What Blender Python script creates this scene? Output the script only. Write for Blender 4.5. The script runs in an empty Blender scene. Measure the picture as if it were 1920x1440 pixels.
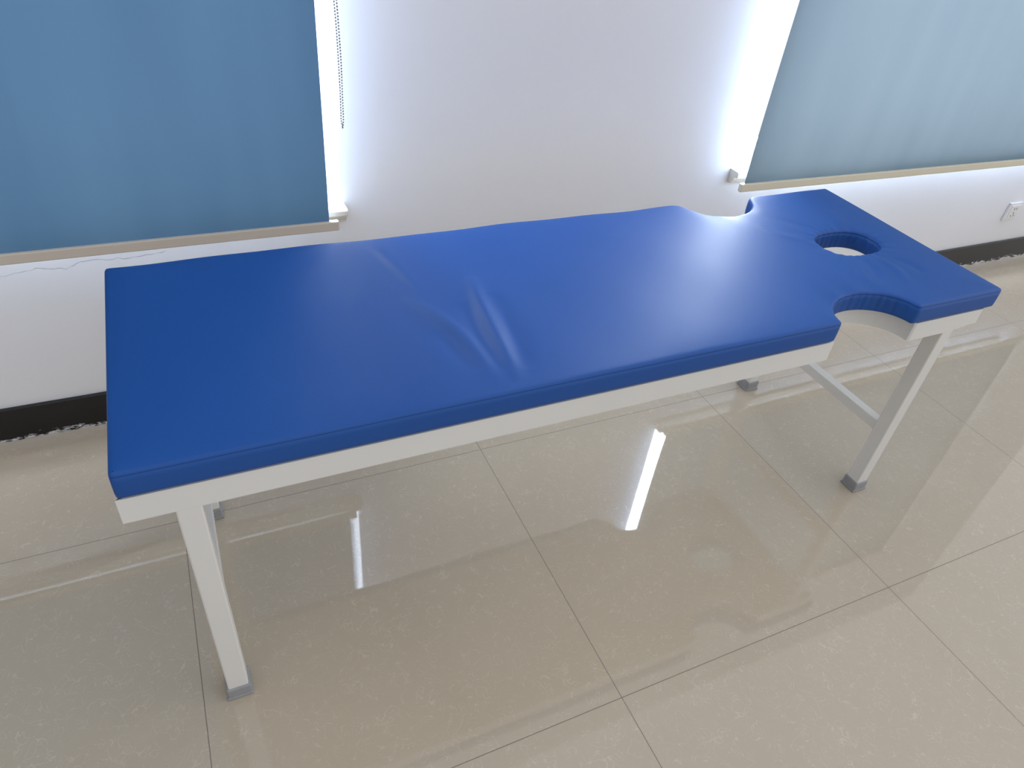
import bpy, bmesh, math, random
import numpy as np
from mathutils import Matrix, Vector
from mathutils.geometry import delaunay_2d_cdt
random.seed(4)
SC=bpy.context.scene; COL=SC.collection
SC.view_settings.view_transform='Standard'
SC.view_settings.look='None'

# ------------------------------------------------------------------ helpers
def link(name,bm,mat,parent=None,smooth=False,kind=None):
    me=bpy.data.meshes.new(name); bm.normal_update(); bm.to_mesh(me); bm.free()
    if mat: me.materials.append(mat)
    if smooth:
        for p in me.polygons: p.use_smooth=True
    o=bpy.data.objects.new(name,me); COL.objects.link(o)
    if parent: o.parent=parent
    if kind: o['kind']=kind
    return o
def thing(name,label,cat,loc=(0,0,0),group=None):
    o=bpy.data.objects.new(name,None); COL.objects.link(o); o.location=loc
    o.empty_display_size=.05
    o['label']=label; o['category']=cat
    if group: o['group']=group
    return o
def box(bm,x0,x1,y0,y1,z0,z1,bev=0,seg=2):
    b=bmesh.new(); bmesh.ops.create_cube(b,size=1)
    for v in b.verts:
        v.co=Vector(((x0+x1)/2+v.co.x*(x1-x0),(y0+y1)/2+v.co.y*(y1-y0),(z0+z1)/2+v.co.z*(z1-z0)))
    if bev: bmesh.ops.bevel(b,geom=b.edges[:],offset=bev,segments=seg,profile=.5,affect='EDGES')
    me=bpy.data.meshes.new('tmp'); b.to_mesh(me); b.free(); bm.from_mesh(me); bpy.data.meshes.remove(me)
def prism(bm,prof,x0,x1):          # profile in (y,z), extruded along x
    a=[bm.verts.new((x0,p[0],p[1])) for p in prof]; b=[bm.verts.new((x1,p[0],p[1])) for p in prof]
    n=len(prof)
    for i in range(n): bm.faces.new((a[i],a[(i+1)%n],b[(i+1)%n],b[i]))
    bm.faces.new(a[::-1]); bm.faces.new(b)
    bmesh.ops.recalc_face_normals(bm,faces=bm.faces[:])
def cyl(bm,p0,p1,r,n=16):
    p0=Vector(p0);p1=Vector(p1);d=(p1-p0);q=d.to_track_quat('Z','Y').to_matrix()
    A=[];B=[]
    for i in range(n):
        a=2*math.pi*i/n; o=q@Vector((r*math.cos(a),r*math.sin(a),0)); A.append(bm.verts.new(p0+o));B.append(bm.verts.new(p1+o))
    for i in range(n): bm.faces.new((A[i],A[(i+1)%n],B[(i+1)%n],B[i]))
    bm.faces.new(A[::-1]);bm.faces.new(B)

# ------------------------------------------------------------------ materials
def newmat(name):
    m=bpy.data.materials.new(name); m.use_nodes=True; nt=m.node_tree
    return m,nt,nt.nodes['Principled BSDF'],nt.nodes['Material Output']
def N(nt,t,**kw):
    n=nt.nodes.new(t)
    for k,v in kw.items(): setattr(n,k,v)
    return n
def math_(nt,op,a,b=None,c=None,clamp=False):
    n=N(nt,'ShaderNodeMath',operation=op); n.use_clamp=clamp
    for i,v in enumerate((a,b,c)):
        if v is None: continue
        if isinstance(v,(int,float)): n.inputs[i].default_value=v
        else: nt.links.new(v,n.inputs[i])
    return n.outputs[0]
def mix(nt,fac,a,b):
    n=N(nt,'ShaderNodeMix',data_type='RGBA')
    for s,v in ((0,fac),(6,a),(7,b)):
        if isinstance(v,(int,float)): n.inputs[s].default_value=v
        elif isinstance(v,tuple): n.inputs[s].default_value=(*v,1)
        else: nt.links.new(v,n.inputs[s])
    return n.outputs[2]
def noise(nt,vec,scale,detail=2,rough=.5,dist=0):
    n=N(nt,'ShaderNodeTexNoise'); n.inputs['Scale'].default_value=scale; n.inputs['Detail'].default_value=detail
    n.inputs['Roughness'].default_value=rough; n.inputs['Distortion'].default_value=dist
    nt.links.new(vec,n.inputs['Vector']); return n.outputs['Fac']
def bump(nt,b,h,strength,dist):
    n=N(nt,'ShaderNodeBump'); n.inputs['Strength'].default_value=strength; n.inputs['Distance'].default_value=dist
    nt.links.new(h,n.inputs['Height']); nt.links.new(n.outputs[0],b.inputs['Normal'])
def objco(nt): return N(nt,'ShaderNodeTexCoord').outputs['Object']
def simple(name,c1,c2,rough,scale=20,bumps=0,spec=.5,metal=0):
    m,nt,b,o=newmat(name); co=objco(nt); f=noise(nt,co,scale,4)
    nt.links.new(mix(nt,f,c1,c2),b.inputs['Base Color']); b.inputs['Roughness'].default_value=rough
    b.inputs['Specular IOR Level'].default_value=spec; b.inputs['Metallic'].default_value=metal
    if bumps: bump(nt,b,noise(nt,co,scale*20,3),bumps,.001)
    return m

def m_wall():
    m,nt,b,o=newmat('wall_paint'); co=objco(nt)
    f=noise(nt,co,1.3,3,.6)
    c=mix(nt,f,(.82,.825,.855),(.87,.875,.90))
    # faint scuffs low on the wall
    s=noise(nt,co,26,6,.7,1.2); s=math_(nt,'MULTIPLY',math_(nt,'SUBTRACT',s,.64),9,clamp=True)
    sep=N(nt,'ShaderNodeSeparateXYZ'); nt.links.new(co,sep.inputs[0])
    low=math_(nt,'MULTIPLY',math_(nt,'SUBTRACT',.5,sep.outputs[2]),2.2,clamp=True)
    c=mix(nt,math_(nt,'MULTIPLY',s,math_(nt,'MULTIPLY',low,.6)),c,(.5,.49,.48))
    nt.links.new(c,b.inputs['Base Color']); b.inputs['Roughness'].default_value=.5
    b.inputs['Specular IOR Level'].default_value=.35
    bump(nt,b,noise(nt,co,9,4,.6),.12,.01)
    return m
def m_floor():
    m,nt,b,o=newmat('polished_tile'); co=objco(nt)
    sep=N(nt,'ShaderNodeSeparateXYZ'); nt.links.new(co,sep.inputs[0])
    ds=[];cell=[]
    for k in (0,1):
        u=math_(nt,'MULTIPLY',sep.outputs[k],1/.8)
        fr=math_(nt,'FRACT',math_(nt,'ADD',u,20.5))
        ds.append(math_(nt,'ABSOLUTE',math_(nt,'SUBTRACT',fr,.5)))
        cell.append(math_(nt,'FLOOR',math_(nt,'ADD',u,20.0)))
    d=math_(nt,'MULTIPLY',math_(nt,'MINIMUM',ds[0],ds[1]),.8)
    joint=math_(nt,'SUBTRACT',1,math_(nt,'DIVIDE',math_(nt,'SUBTRACT',d,.0004),.0006),clamp=True)
    # per tile shift of the pattern
    cv=N(nt,'ShaderNodeCombineXYZ'); nt.links.new(cell[0],cv.inputs[0]); nt.links.new(cell[1],cv.inputs[1])
    wn=N(nt,'ShaderNodeTexWhiteNoise',noise_dimensions='3D'); nt.links.new(cv.outputs[0],wn.inputs['Vector'])
    va=N(nt,'ShaderNodeVectorMath',operation='MULTIPLY_ADD'); nt.links.new(wn.outputs['Color'],va.inputs[0]); va.inputs[1].default_value=(7,7,7); nt.links.new(co,va.inputs[2])
    P=va.outputs[0]
    def squig(scale,w,thr,off):
        vo=N(nt,'ShaderNodeVectorMath',operation='ADD'); nt.links.new(P,vo.inputs[0]); vo.inputs[1].default_value=(off,off*1.7,off*.3)
        n1=noise(nt,vo.outputs[0],scale,1.2,.5,.6)
        l=math_(nt,'SUBTRACT',1,math_(nt,'DIVIDE',math_(nt,'ABSOLUTE',math_(nt,'SUBTRACT',n1,.5)),w),clamp=True)
        n2=noise(nt,vo.outputs[0],scale*.9,1,.5,.3)
        k=math_(nt,'MULTIPLY',math_(nt,'SUBTRACT',n2,thr),8,clamp=True)
        return math_(nt,'MULTIPLY',l,k)
    s=math_(nt,'MAXIMUM',squig(34,.013,.45,0),math_(nt,'MAXIMUM',squig(40,.013,.45,3.1),squig(29,.011,.45,8.4)))
    base=mix(nt,noise(nt,P,5,4,.6),(.50,.43,.335),(.545,.475,.375))
    base=mix(nt,math_(nt,'MULTIPLY',noise(nt,P,60,4,.7),.20),base,(.43,.365,.28))
    c=mix(nt,math_(nt,'MULTIPLY',s,.32),base,(.78,.71,.61))
    c=mix(nt,math_(nt,'MULTIPLY',joint,.85),c,(.07,.055,.045))
    nt.links.new(c,b.inputs['Base Color'])
    r=math_(nt,'ADD',math_(nt,'MULTIPLY',noise(nt,co,3,3),.025),.018)
    nt.links.new(math_(nt,'ADD',r,math_(nt,'MULTIPLY',joint,.5)),b.inputs['Roughness'])
    b.inputs['IOR'].default_value=1.62
    return m
def m_vinyl():
    m,nt,b,o=newmat('blue_vinyl'); co=objco(nt)
    c=mix(nt,noise(nt,co,2.5,3),(.010,.080,.335),(.012,.092,.37))
    c=mix(nt,math_(nt,'MULTIPLY',noise(nt,co,350,2),.3),c,(.008,.060,.27))
    nt.links.new(c,b.inputs['Base Color']); b.inputs['Roughness'].default_value=.48
    b.inputs['Specular IOR Level'].default_value=.34
    bump(nt,b,noise(nt,co,700,2),.2,.0008)
    return m
def m_fabric(name,front,trans,fold_shade):
    m,nt,b,o=newmat(name); co=objco(nt)
    w=N(nt,'ShaderNodeTexWave',wave_type='BANDS',bands_direction='X'); w.inputs['Scale'].default_value=220; w.inputs['Distortion'].default_value=.6; nt.links.new(co,w.inputs['Vector'])
    st=N(nt,'ShaderNodeMapping'); st.inputs['Scale'].default_value=(3.4,1,.5); nt.links.new(co,st.inputs[0])
    f=math_(nt,'MULTIPLY',math_(nt,'SUBTRACT',noise(nt,st.outputs[0],1.6,2,.4),.3),2.5,clamp=True)
    c=mix(nt,f,front,fold_shade)  # soft vertical streaks paint the shading of folds into the cloth colour
    c=mix(nt,math_(nt,'MULTIPLY',w.outputs['Fac'],.12),c,(front[0]*.7,front[1]*.7,front[2]*.7))
    # pale backing added on the unseen window side, to bounce light onto the wall
    gm=N(nt,'ShaderNodeNewGeometry')
    c=mix(nt,gm.outputs['Backfacing'],c,(.36,.42,.53))
    d=N(nt,'ShaderNodeBsdfDiffuse'); nt.links.new(c,d.inputs[0])
    t=N(nt,'ShaderNodeBsdfTranslucent'); t.inputs[0].default_value=(*trans,1)
    a=N(nt,'ShaderNodeAddShader'); nt.links.new(d.outputs[0],a.inputs[0]); nt.links.new(t.outputs[0],a.inputs[1])
    nt.links.new(a.outputs[0],o.inputs[0]); nt.nodes.remove(b)
    return m
def m_skirt():
    m,nt,b,o=newmat('black_skirting'); co=objco(nt)
    sep=N(nt,'ShaderNodeSeparateXYZ'); nt.links.new(co,sep.inputs[0])
    st=N(nt,'ShaderNodeMapping'); st.inputs['Scale'].default_value=(1,1,2.5); nt.links.new(co,st.inputs[0])
    n=noise(nt,st.outputs[0],38,5,.7)
    lowz=math_(nt,'SUBTRACT',1,math_(nt,'DIVIDE',sep.outputs[2],.022),clamp=True)
    k=math_(nt,'MULTIPLY',math_(nt,'SUBTRACT',math_(nt,'ADD',n,math_(nt,'MULTIPLY',lowz,.22)),.62),12,clamp=True)
    k=math_(nt,'MULTIPLY',k,math_(nt,'GREATER_THAN',lowz,.02))
    c=mix(nt,k,mix(nt,noise(nt,co,12,3),(.005,.005,.006),(.012,.012,.014)),(.62,.62,.64))
    nt.links.new(c,b.inputs['Base Color']); b.inputs['Roughness'].default_value=.25
    return m
WALLM=m_wall(); FLOORM=m_floor(); VINYL=m_vinyl(); SKIRT=m_skirt()
WHITE=simple('white_powder_coat',(.76,.755,.73),(.82,.815,.79),.38,6,.05)
CAP=simple('grey_plastic_cap',(.28,.285,.30),(.36,.365,.38),.45,60,.2)
SILLM=simple('cream_sill',(.72,.69,.62),(.80,.77,.70),.4,10,.1)
BARL=simple('beige_bar',(.60,.54,.47),(.66,.60,.53),.45,8)
BARR=simple('cream_bar',(.72,.67,.54),(.78,.73,.60),.45,8)
UPVC=simple('white_window_frame',(.8,.8,.8),(.85,.85,.85),.35,5)
CHAINM=simple('chain_plastic',(.13,.13,.14),(.28,.28,.29),.35,120)
SOCK=simple('socket_plastic',(.80,.80,.80),(.85,.85,.84),.3,10)
DARK=simple('dark_slot',(.01,.01,.01),(.02,.02,.02),.6,10)
CRACKM=simple('crack_line',(.44,.44,.47),(.60,.60,.63),.8,90)
FABL=m_fabric('blue_blind_cloth',(.108,.228,.37),(.0042,.0068,.0100),(.076,.174,.305))
FABR=m_fabric('pale_blue_blind_cloth',(.168,.250,.312),(.0086,.0098,.0108),(.134,.212,.275))
def m_glass():
    m,nt,b,o=newmat('window_glass'); nt.nodes.remove(b)
    t=N(nt,'ShaderNodeBsdfTransparent'); g=N(nt,'ShaderNodeBsdfGlossy'); g.inputs['Roughness'].default_value=.02
    mx=N(nt,'ShaderNodeMixShader'); mx.inputs[0].default_value=.04
    nt.links.new(t.outputs[0],mx.inputs[1]); nt.links.new(g.outputs[0],mx.inputs[2]); nt.links.new(mx.outputs[0],o.inputs[0])
    return m
GLASS=m_glass()

# ------------------------------------------------------------------ setting
W=1.2436; TH=.20
XL,XR=-2.6,4.6
bm=bmesh.new()
bmesh.ops.create_grid(bm,x_segments=1,y_segments=1,size=.5)
for v in bm.verts: v.co=Vector(((XL+XR)/2+v.co.x*(XR-XL),(W-3.2)/2+v.co.y*(W+3.2),0))
link('floor',bm,FLOORM,kind='structure')
WL=(-2.15,-.270); WR=(1.062,3.35); Z0,Z1=.59,2.25; HT=3.6
bm=bmesh.new()
for x0,x1,z0,z1 in ((XL,WL[0],0,HT),(WL[1],WR[0],0,HT),(WR[1],XR,0,HT),(WL[0],WL[1],0,Z0),(WR[0],WR[1],0,Z0),(WL[0],WL[1],Z1,HT),(WR[0],WR[1],Z1,HT)):
    box(bm,x0,x1,W,W+TH,z0,z1)
bmesh.ops.remove_doubles(bm,verts=bm.verts[:],dist=1e-5)
wall=link('wall_back',bm,WALLM,kind='structure')
# hairline crack in the plaster under the left blind
def crack(pts,w):
    bm=bmesh.new(); out=[]
    for i in range(len(pts)-1):
        a,b=pts[i],pts[i+1]
        for k in range(8):
            t=k/8; out.append((a[0]+(b[0]-a[0])*t+random.uniform(-.0015,.0015),a[1]+(b[1]-a[1])*t+random.uniform(-.0025,.0025)))
    prev=None
    for p in out:
        ww=w*random.uniform(.4,1.3)
        c=[bm.verts.new((p[0],W-.0006,p[1]-ww)),bm.verts.new((p[0],W-.0006,p[1]+ww))]
        if prev: bm.faces.new((prev[0],c[0],c[1],prev[1]))
        prev=c
    return bm
o=link('plaster_crack',crack([(-1.35,.488),(-1.2,.478),(-1.076,.484),(-1.00,.497),(-.94,.488),(-.90,.502),(-.80,.499),(-.70,.508)],.0008),CRACKM,wall)
bm=bmesh.new(); box(bm,XL,XR,W-.012,W,0,.1055,.002)
link('baseboard_back',bm,SKIRT,kind='structure')
def window(n,x0,x1,sx0,sx1):
    bm=bmesh.new(); f=.035; y0,y1=W+.12,W+.17
    box(bm,x0,x1,y0,y1,Z0,Z0+f,.003); box(bm,x0,x1,y0,y1,Z1-f,Z1,.003)
    xm=(x0+x1)/2
    for a in (x0,xm-f/2,x1-f): box(bm,a,a+f,y0+.001,y1-.001,Z0+f*.9,Z1-f*.9,.003)
    w=link('window_%d'%n,bm,UPVC,kind='structure')
    bm=bmesh.new()
    bm.faces.new([bm.verts.new(p) for p in ((x0+.02,W+.145,Z0+.02),(x1-.02,W+.145,Z0+.02),(x1-.02,W+.145,Z1-.02),(x0+.02,W+.145,Z1-.02))]); link('glass_pane',bm,GLASS,w)
    bm=bmesh.new()
    prof=[(W+.118,.592),(W-.040,.592),(W-.044,.588),(W-.044,.576),(W-.040,.572),(W-.030,.571),(W-.028,.562),(W-.020,.554),(W-.016,.546),(W-.0005,.545)]
    prism(bm,prof+[(W-.0005,.5895),(W+.118,.5902)],sx0,sx1)
    link('window_sill',bm,SILLM,w)
window(1,WL[0],WL[1],WL[0]+.001,-.260)
window(2,WR[0],WR[1],1.054,WR[1]-.001)

# ------------------------------------------------------------------ roller blinds
def blind(label,x0,x1,zb,bar,barx,fabm,barm,tilt,chain_x=None):
    yb=1.168
    r=thing('roller_blind',label,'window blind',((x0+x1)/2,yb,zb-.03),group='roller blinds over the windows')
    M=Matrix.Translation(-Vector(r.location))
    def L(name,bm,mat,smooth=False):
        bm.transform(M); return link(name,bm,mat,r,smooth)
    bm=bmesh.new(); nx=140; nz=40; zt=2.36; g=[]
    for j in range(nz+1):
        row=[]
        for i in range(nx+1):
            x=x0+(x1-x0)*i/nx; t=j/nz; z=zb+tilt*(x-x0)+(zt-zb-tilt*(x-x0))*t
            k=1-math.exp(-t*12)
            y=yb+k*(.006*math.sin(x*7+1.3*t)*(1-t*.6)+.0016*math.sin(x*17+2+t))
            row.append(bm.verts.new((x,y,z)))
        g.append(row)
    for j in range(nz):
        for i in range(nx): bm.faces.new((g[j][i],g[j][i+1],g[j+1][i+1],g[j+1][i]))
    L('fabric',bm,fabm,True)
    bm=bmesh.new(); box(bm,barx[0],barx[1],yb-.008,yb+.008,zb-bar+.001,zb+.001,.003)
    for v in bm.verts: v.co.z+=tilt*(v.co.x-x0)
    L('bottom_bar',bm,barm)
    bm=bmesh.new(); cyl(bm,(x0-.02,yb+.01,zt+.012),(x1+.02,yb+.01,zt+.012),.022,24); L('roller_tube',bm,barm,True)
    for a in (x0-.024,x1+.020):
        bm=bmesh.new(); box(bm,a,a+.004,yb-.02,W,zt-.02,zt+.045,.001); L('bracket',bm,UPVC)
    if chain_x is not None:
        bm=bmesh.new(); z=.8225
        def bead(x,y,z): bmesh.ops.create_icosphere(bm,subdivisions=1,radius=.0025,matrix=Matrix.Translation((x,y,z)))
        def cx(z): return chain_x+.0035*math.sin((z-.82)*9)-.012*(z-.8225)
        while z<2.36:
            s=min(1,(z-.8225)/.02+.15); sp=.0030*s; ph=.5*math.sin((z-.82)*22)
            bead(cx(z)+sp*math.cos(ph),yb-.008+sp*math.sin(ph)*.6,z)
            bead(cx(z)-sp*math.cos(ph),yb-.008-sp*math.sin(ph)*.6,z+.0032); z+=.0064
        L('bead_chain',bm,CHAINM,True)
    return r
blind('deep blue roller blind with hanging bead chain, over the window at left',-2.2,-.317,.5795,.026,(-2.22,-.293),FABL,BARL,.0,-.272)
blind('paler grey-blue roller blind with cream bottom bar, above the wall socket at right',1.061,3.42,.567,.028,(1.046,3.44),FABR,BARR,-.010)

# ------------------------------------------------------------------ wall socket
sx,sz=2.80,.262
s=thing('wall_socket','small white square power socket on the wall below the right blind','socket',(sx,W,sz-.043))
def at(bm): bm.transform(Matrix.Translation(-Vector(s.location))); return bm
bm=bmesh.new(); box(bm,sx-.043,sx+.043,W-.012,W,sz-.043,sz+.043,.003,3); fp=link('faceplate',at(bm),SOCK,s)
bm=bmesh.new(); box(bm,sx-.031,sx+.031,W-.0145,W-.011,sz-.031,sz+.031,.0012); ins=link('socket_insert',at(bm),SOCK,s)
def slot(cx,cz,w,h,ang):
    bm=bmesh.new(); box(bm,-w/2,w/2,-.0006,.0006,-h/2,h/2)
    bm.transform(Matrix.Translation((cx,W-.0148,cz))@Matrix.Rotation(ang,4,'Y')); return link('pin_slot',at(bm),DARK,ins)
slot(sx-.008,sz+.014,.0025,.009,0); slot(sx+.008,sz+.014,.0025,.009,0)
slot(sx,sz-.006,.0025,.009,0); slot(sx-.010,sz-.019,.0025,.009,math.radians(-30)); slot(sx+.010,sz-.019,.0025,.009,math.radians(30))

# ------------------------------------------------------------------ massage table
tb=thing('massage_table','long blue vinyl massage table with oval face hole and white metal frame','massage table',(.14,.56,0))
TM=Matrix.Translation(-Vector(tb.location))
def TL(name,bm,mat,smooth=False,parent=None):
    bm.transform(TM); return link(name,bm,mat,parent or tb,smooth)
def resample(P,step):
    P=np.array(P); Q=np.vstack([P,P[:1]]); d=np.r_[0,np.cumsum(np.linalg.norm(np.diff(Q,axis=0),axis=1))]
    n=int(round(d[-1]/step)); t=np.linspace(0,d[-1],n,endpoint=False)
    return np.c_[np.interp(t,d,Q[:,0]),np.interp(t,d,Q[:,1])]
def smooth(P,sig,step):
    k=np.arange(-40,41)*step; w=np.exp(-k*k/(2*sig*sig)); w/=w.sum()
    out=np.zeros_like(P)
    for i,ww in zip(range(-40,41),w): out+=ww*np.roll(P,i,axis=0)
    return out
def normals(P):    # outward for a counter-clockwise loop
    t=np.roll(P,-1,axis=0)-np.roll(P,1,axis=0); t/=np.linalg.norm(t,axis=1)[:,None]
    return np.c_[t[:,1],-t[:,0]]
def outline(x0,x1,y0,y1,fc,frx,fry,bc,brx,bry):
    P=[(x0,y0)]
    for k in range(33):   # front notch, from left to right
        a=math.pi*(1-k/32); P.append((fc+frx*math.cos(a),y0+fry*math.sin(a)))
    P+=[(x1,y0),(x1,y1)]
    for k in range(33):
        a=math.pi*k/32; P.append((bc+brx*math.cos(a),y1-bry*math.sin(a)))
    P.append((x0,y1)); return P
ST=.004
raw=resample(outline(-.820,1.110,.286,.892,.700,.118,.090,.690,.114,.098),ST)
pad=smooth(raw,.0062,ST); padr=smooth(raw,.024,ST)
wr=np.zeros(len(raw))       # softer, rounder shoulders on the wall side
for cx_ in (.576,.804): wr=np.maximum(wr,np.clip(1.6-np.hypot(raw[:,0]-cx_,raw[:,1]-.892)/.05,0,1))
wr=wr*wr*(3-2*wr)
pad=pad*(1-wr[:,None])+padr*wr[:,None]
bk=pad[:,1]>.86
pad[:,1]+=np.where(bk,.0025*np.sin(pad[:,0]*11+.6)+.0015*np.sin(pad[:,0]*27),0)*np.clip((pad[:,1]-.86)/.02,0,1)
padN=normals(pad)
hc=(.893,.583)
hole=[]
for k in range(120):
    a=-2*math.pi*k/120      # clockwise, so that its outward normal points into the hole
    ex=.80; hole.append((hc[0]+.090*math.copysign(abs(math.cos(a))**ex,math.cos(a)),hc[1]+.062*math.copysign(abs(math.sin(a))**ex,math.sin(a))))
hole=smooth(resample(hole,ST),.006,ST); holeN=normals(hole)
def inside(P,L):
    x,y=P[:,0][:,None],P[:,1][:,None]; a=L; b=np.roll(L,-1,axis=0)
    c=((a[:,1]>y)!=(b[:,1]>y))&(x<(b[:,0]-a[:,0])*(y-a[:,1])/(b[:,1]-a[:,1]+1e-15)+a[:,0])
    return c.sum(1)%2==1
def dist(P,L):
    out=np.full(len(P),9.)
    for i in range(0,len(P),4000):
        q=P[i:i+4000]; out[i:i+4000]=np.sqrt(((q[:,None,:]-L[None])**2).sum(2)).min(1)
    return out
def segdist(P,poly):
    best=np.full(len(P),9.); tt=np.zeros(len(P)); n=len(poly)-1
    for i in range(n):
        a=np.array(poly[i]);b=np.array(poly[i+1]);ab=b-a
        t=np.clip(((P-a)@ab)/(ab@ab),0,1); d=np.linalg.norm(P-(a+t[:,None]*ab),axis=1)
        m=d<best; best=np.where(m,d,best); tt=np.where(m,(i+t)/n,tt)
    return best,tt
TOP=.665
def spl(p,n=14):
    out=[]
    for i in range(len(p)-1):
        p0=np.array(p[max(i-1,0)]);p1=np.array(p[i]);p2=np.array(p[i+1]);p3=np.array(p[min(i+2,len(p)-1)])
        for k in range(n):
            t=k/n; out.append(tuple(.5*((2*p1)+(-p0+p2)*t+(2*p0-5*p1+4*p2-p3)*t*t+(-p0+3*p1-3*p2+p3)*t**3)))
    out.append(tuple(p[-1])); return out
creases=[([(-.120,.67),(-.140,.60),(-.163,.43),(-.176,.305)],.0062,.0105),
 ([(-.285,.63),(-.245,.54),(-.218,.445),(-.206,.31)],.0054,.0105),
 ([(-.180,.58),(-.186,.47),(-.192,.33)],-.0066,.013),
 ([(-.104,.60),(-.122,.45),(-.147,.33)],-.0056,.013),
 ([(-.262,.50),(-.238,.35)],-.0044,.012),
 ([(-.295,.85),(-.270,.76),(-.243,.62)],.0032,.008),
 ([(-.33,.66),(-.30,.55),(-.27,.45)],-.0016,.02),
 ([(.83,.50),(.79,.44),(.775,.40)],.0028,.007),
 ([(.86,.51),(.84,.45),(.80,.39)],-.0028,.008),
 ([(.90,.50),(.90,.43),(.87,.37)],.0028,.008),
 ([(.93,.50),(.96,.44),(.95,.39)],-.0024,.009),
 ([(.80,.60),(.73,.66),(.70,.73)],.0020,.010),
 ([(.85,.66),(.80,.73),(.78,.79)],-.0020,.010),
 ([(.95,.66),(.99,.75)],.0018,.010)]
creases=[(spl(c),a,s) for c,a,s in creases]
def height(P):
    d=dist(P,pad); dh=dist(P,hole)
    z=.0050*(1-np.exp(-d/.035))*1.0-.0028*np.exp(-dh/.025)
    for c,a,s in creases:
        q,t=segdist(P,c); z+=a*np.exp(-q*q/(2*s*s))*np.sin(np.pi*np.clip(t,.02,.98))
    x,y=P[:,0],P[:,1]
    th=np.arctan2(y-hc[1],x-hc[0])
    z+=.0013*np.exp(-dh/.022)*np.sin(21*th+2*np.sin(3*th))
    dn=np.minimum(np.hypot(x-.70,y-.286),np.hypot(x-.69,y-.89))
    z+=.0012*np.exp(-np.maximum(dn-.10,0)/.03)*np.sin(60*(x-.6)+3*np.sin(9*x))
    z+=.0008*np.sin(x*5.1+y*3)*np.sin(y*7+x*2)+.0003*np.sin(x*23+y*9)
    return z
def cdt(loopo,loopi,spacing):
    pts=[Vector(p) for p in loopo]; no=len(pts); E=[(i,(i+1)%no) for i in range(no)]
    if loopi is not None:
        pts+=[Vector(p) for p in loopi]; ni=len(loopi); E+=[(no+i,no+(i+1)%ni) for i in range(ni)]
    nb=len(pts)
    if spacing:
        xs=np.arange(loopo[:,0].min(),loopo[:,0].max(),spacing); ys=np.arange(loopo[:,1].min(),loopo[:,1].max(),spacing*.87)
        G=np.array([(x+(spacing/2 if j%2 else 0),y) for j,y in enumerate(ys) for x in xs])
        G=G[inside(G,loopo)]; G=G[dist(G,loopo)>spacing*.6]
        if loopi is not None: G=G[~inside(G,loopi)]; G=G[dist(G,loopi)>spacing*.6]
        pts+=[Vector(p) for p in G]
    v,e,f,ov,oe,of=delaunay_2d_cdt(pts,E,[],0,1e-7)
    V=np.array([(q.x,q.y) for q in v]); F=np.array([t for t in f if len(t)==3])
    cen=V[F].mean(1); k=inside(cen,loopo)
    if loopi is not None: k&=~inside(cen,loopi)
    m={}
    for i,o in enumerate(ov):
        for q in o:
            if q<nb: m[q]=i
    return V,F[k],m
# profile: (inset, drop below TOP)
prof=[(.0085,.0),(.0054,.0004),(.0030,.0012),(.0013,.0026),(.0004,.0042),(.0004,.0050),(.0018,.0058),(.0001,.0066),(-.0002,.016),(-.0004,.027),(-.0002,.038),(.0004,.0460),(.0022,.048)]
bm=bmesh.new()
Li=pad-padN*prof[0][0]; Hi=hole-holeN*prof[0][0]
V,F,mp=cdt(Li,Hi,.0066)
Z=height(V)+TOP
tv=[bm.verts.new((V[i][0],V[i][1],Z[i])) for i in range(len(V))]
for t in F:
    try: bm.faces.new([tv[i] for i in t])
    except ValueError: pass
def rings(L,NR,ofs,pleat):
    prev=[tv[mp[ofs+i]] for i in range(len(L))]; z0=np.array([v.co.z for v in prev]); n=len(L)
    for j,(ins,dz) in enumerate(prof[1:]):
        fade=max(0,1-(j+1)/6)
        amp=math.sin(math.pi*min(1,dz/.048))
        q=L-NR*(ins+pleat*amp)[:,None]
        cur=[bm.verts.new((q[i][0],q[i][1],(TOP+(z0[i]-TOP)*fade-dz))) for i in range(n)]
        for i in range(n):
            k=(i+1)%n; bm.faces.new((prev[k],prev[i],cur[i],cur[k]))
        prev=cur
    return prev
def pleats(L,mask):
    s=np.arange(len(L))*ST
    return mask*.0016*(np.sin(s*2*np.pi/.021+2.2*np.sin(s*31))+.5*np.sin(s*2*np.pi/.013+1.7*np.sin(s*19)))
dn=np.minimum(np.hypot(pad[:,0]-.70,pad[:,1]-.286),np.hypot(pad[:,0]-.69,pad[:,1]-.89))
b1=rings(pad,padN,0,pleats(pad,np.clip((.125-dn)/.015,0,1))); b2=rings(hole,holeN,len(pad),pleats(hole,np.ones(len(hole))))
Lb=np.array([(v.co.x,v.co.y) for v in b1]); Hb=np.array([(v.co.x,v.co.y) for v in b2])
V2,F2,mp2=cdt(Lb,Hb,0)
idx={mp2[i]:b1[i] for i in range(len(Lb))}; idx.update({mp2[len(Lb)+i]:b2[i] for i in range(len(Hb))})
for t in F2:
    try: bm.faces.new([idx[i] for i in t[::-1]])
    except (ValueError,KeyError): pass
TL('cushion',bm,VINYL,True)

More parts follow.
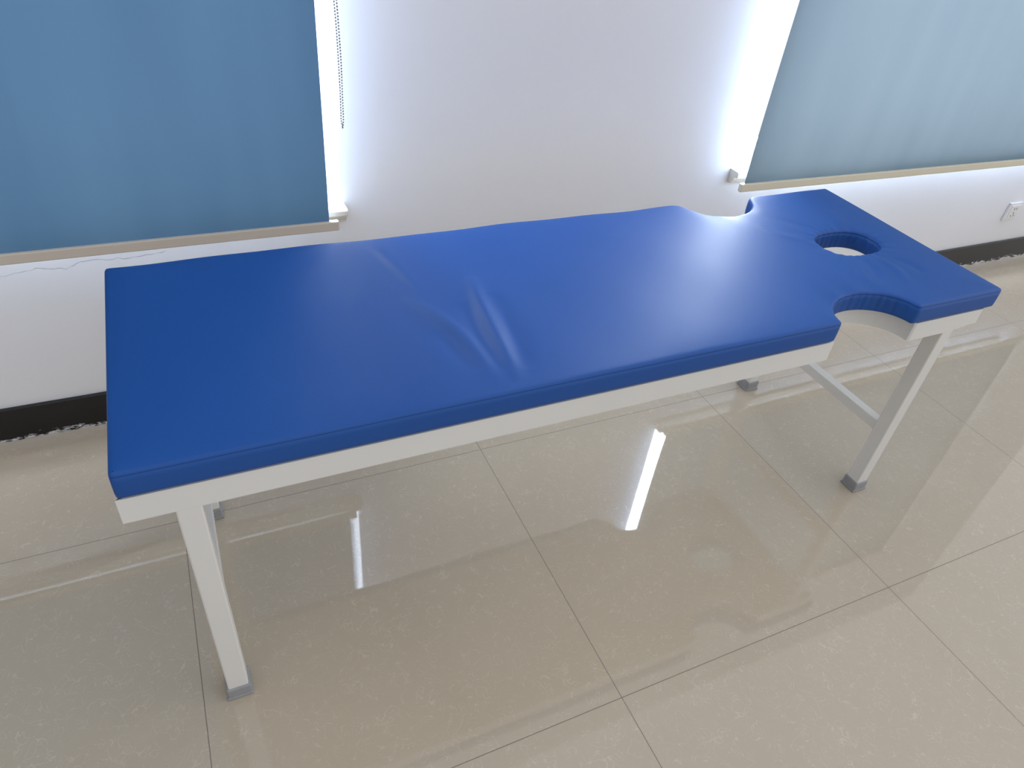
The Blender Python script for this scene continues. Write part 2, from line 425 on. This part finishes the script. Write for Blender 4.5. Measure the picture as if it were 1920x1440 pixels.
fo=resample(outline(-.822,1.086,.290,.822,.716,.128,.112,.700,.126,.105),.008)
fN=normals(fo)
FZ0,FZ1=.562,.612
def band(bm,L,NR,off0,off1,z0,z1):
    A=L-NR*off0;B=L-NR*off1;n=len(L)
    zz=[]
    for p in L:                     # the rail is slimmer round the head end
        if p[0]>1.07 and .318<p[1]<.80: zz.append(.598)
        elif p[0]>1.00: zz.append(z0+.008*min(1,(p[0]-1.0)/.05))
        else: zz.append(z0)
    a0=[bm.verts.new((*p,z)) for p,z in zip(A,zz)];a1=[bm.verts.new((*p,z1)) for p in A]
    b0=[bm.verts.new((*p,z)) for p,z in zip(B,zz)];b1=[bm.verts.new((*p,z1)) for p in B]
    for i in range(n):
        k=(i+1)%n
        bm.faces.new((a0[i],a0[k],a1[k],a1[i])); bm.faces.new((b0[k],b0[i],b1[i],b1[k]))
        bm.faces.new((a1[i],a1[k],b1[k],b1[i])); bm.faces.new((a0[k],a0[i],b0[i],b0[k]))
bm=bmesh.new(); band(bm,fo,fN,0,.020,FZ0,FZ1)
for x in (-.7315,-.15,.42): box(bm,x-.0195,x+.0195,.312,.80,FZ0+.002,FZ1-.001,.002)
bmesh.ops.recalc_face_normals(bm,faces=bm.faces[:])
TL('frame',bm,WHITE)
# support board under the cushion
bi=fo-fN*.012
hb2=hole-holeN*.012
V3,F3,mp3=cdt(bi,hb2,0)
bm=bmesh.new(); lo=[bm.verts.new((*p,.612)) for p in V3]; hi=[bm.verts.new((*p,.6168)) for p in V3]
for t in F3: bm.faces.new([hi[i] for i in t]); bm.faces.new([lo[i] for i in t[::-1]])
for e in [e for e in bm.edges if len(e.link_faces)==1 and e.verts[0].co.z>.614]:
    a,b=e.verts; i,j=hi.index(a),hi.index(b)
    bm.faces.new((hi[i],hi[j],lo[j],lo[i]))
bmesh.ops.recalc_face_normals(bm,faces=bm.faces[:])
TL('support_board',bm,WHITE)
for x in (-.7315,.9900):
    for y in (.3105,.8005):
        bm=bmesh.new(); box(bm,x-.0195,x+.0195,y-.0195,y+.0195,.006,FZ0+.0015,.003)
        leg=TL('leg',bm,WHITE)
        bm=bmesh.new(); box(bm,x-.0235,x+.0235,y-.0235,y+.0235,0,.033,.004,3); box(bm,x-.0255,x+.0255,y-.0255,y+.0255,0,.007,.002)
        c=TL('foot_cap',bm,CAP,parent=leg)
    bm=bmesh.new(); box(bm,x-.014,x+.014,.3295,.7815,.209,.239,.002); TL('stretcher',bm,WHITE)

# ------------------------------------------------------------------ light
def area(name,loc,rot,sx,sy,power,col):
    l=bpy.data.lights.new(name,'AREA'); l.shape='RECTANGLE'; l.size=sx; l.size_y=sy; l.energy=power; l.color=col
    o=bpy.data.objects.new(name,l); COL.objects.link(o); o.location=loc; o.rotation_euler=rot; return o
PI=math.pi
area('daylight',((WL[0]+WL[1])/2,W+.26,(Z0+Z1)/2),(-PI/2,0,0),WL[1]-WL[0]+.3,Z1-Z0+.3,250,(.80,.90,1))
area('daylight',((WR[0]+WR[1])/2,W+.26,(Z0+Z1)/2),(-PI/2,0,0),WR[1]-WR[0]+.3,Z1-Z0+.3,680,(.80,.90,1))
w=bpy.data.worlds.new('World'); SC.world=w; w.use_nodes=True; nt=w.node_tree; bg=nt.nodes['Background']
tc=N(nt,'ShaderNodeTexCoord'); sep=N(nt,'ShaderNodeSeparateXYZ'); nt.links.new(tc.outputs['Generated'],sep.inputs[0])
up=math_(nt,'MULTIPLY',math_(nt,'MAXIMUM',sep.outputs[2],0),.14)
rt=math_(nt,'MULTIPLY',sep.outputs[0],.50)
st=math_(nt,'ADD',math_(nt,'ADD',up,rt),.74)
nt.links.new(st,bg.inputs[1]); bg.inputs[0].default_value=(.98,.985,1.01,1)

# ------------------------------------------------------------------ camera
R=np.array([[0.908576,-0.406924,0.094352],[-0.185705,-0.595811,-0.78136],[0.37417,0.692403,-0.616907]])
cam=bpy.data.cameras.new('camera'); cam.sensor_width=36; cam.lens=1325/1920*36; cam.clip_start=.01
co=bpy.data.objects.new('camera',cam); COL.objects.link(co)
co.matrix_world=Matrix(((R[0][0],-R[1][0],-R[2][0],-.65123),(R[0][1],-R[1][1],-R[2][1],-.54854),(R[0][2],-R[1][2],-R[2][2],1.42731),(0,0,0,1)))
SC.camera=co
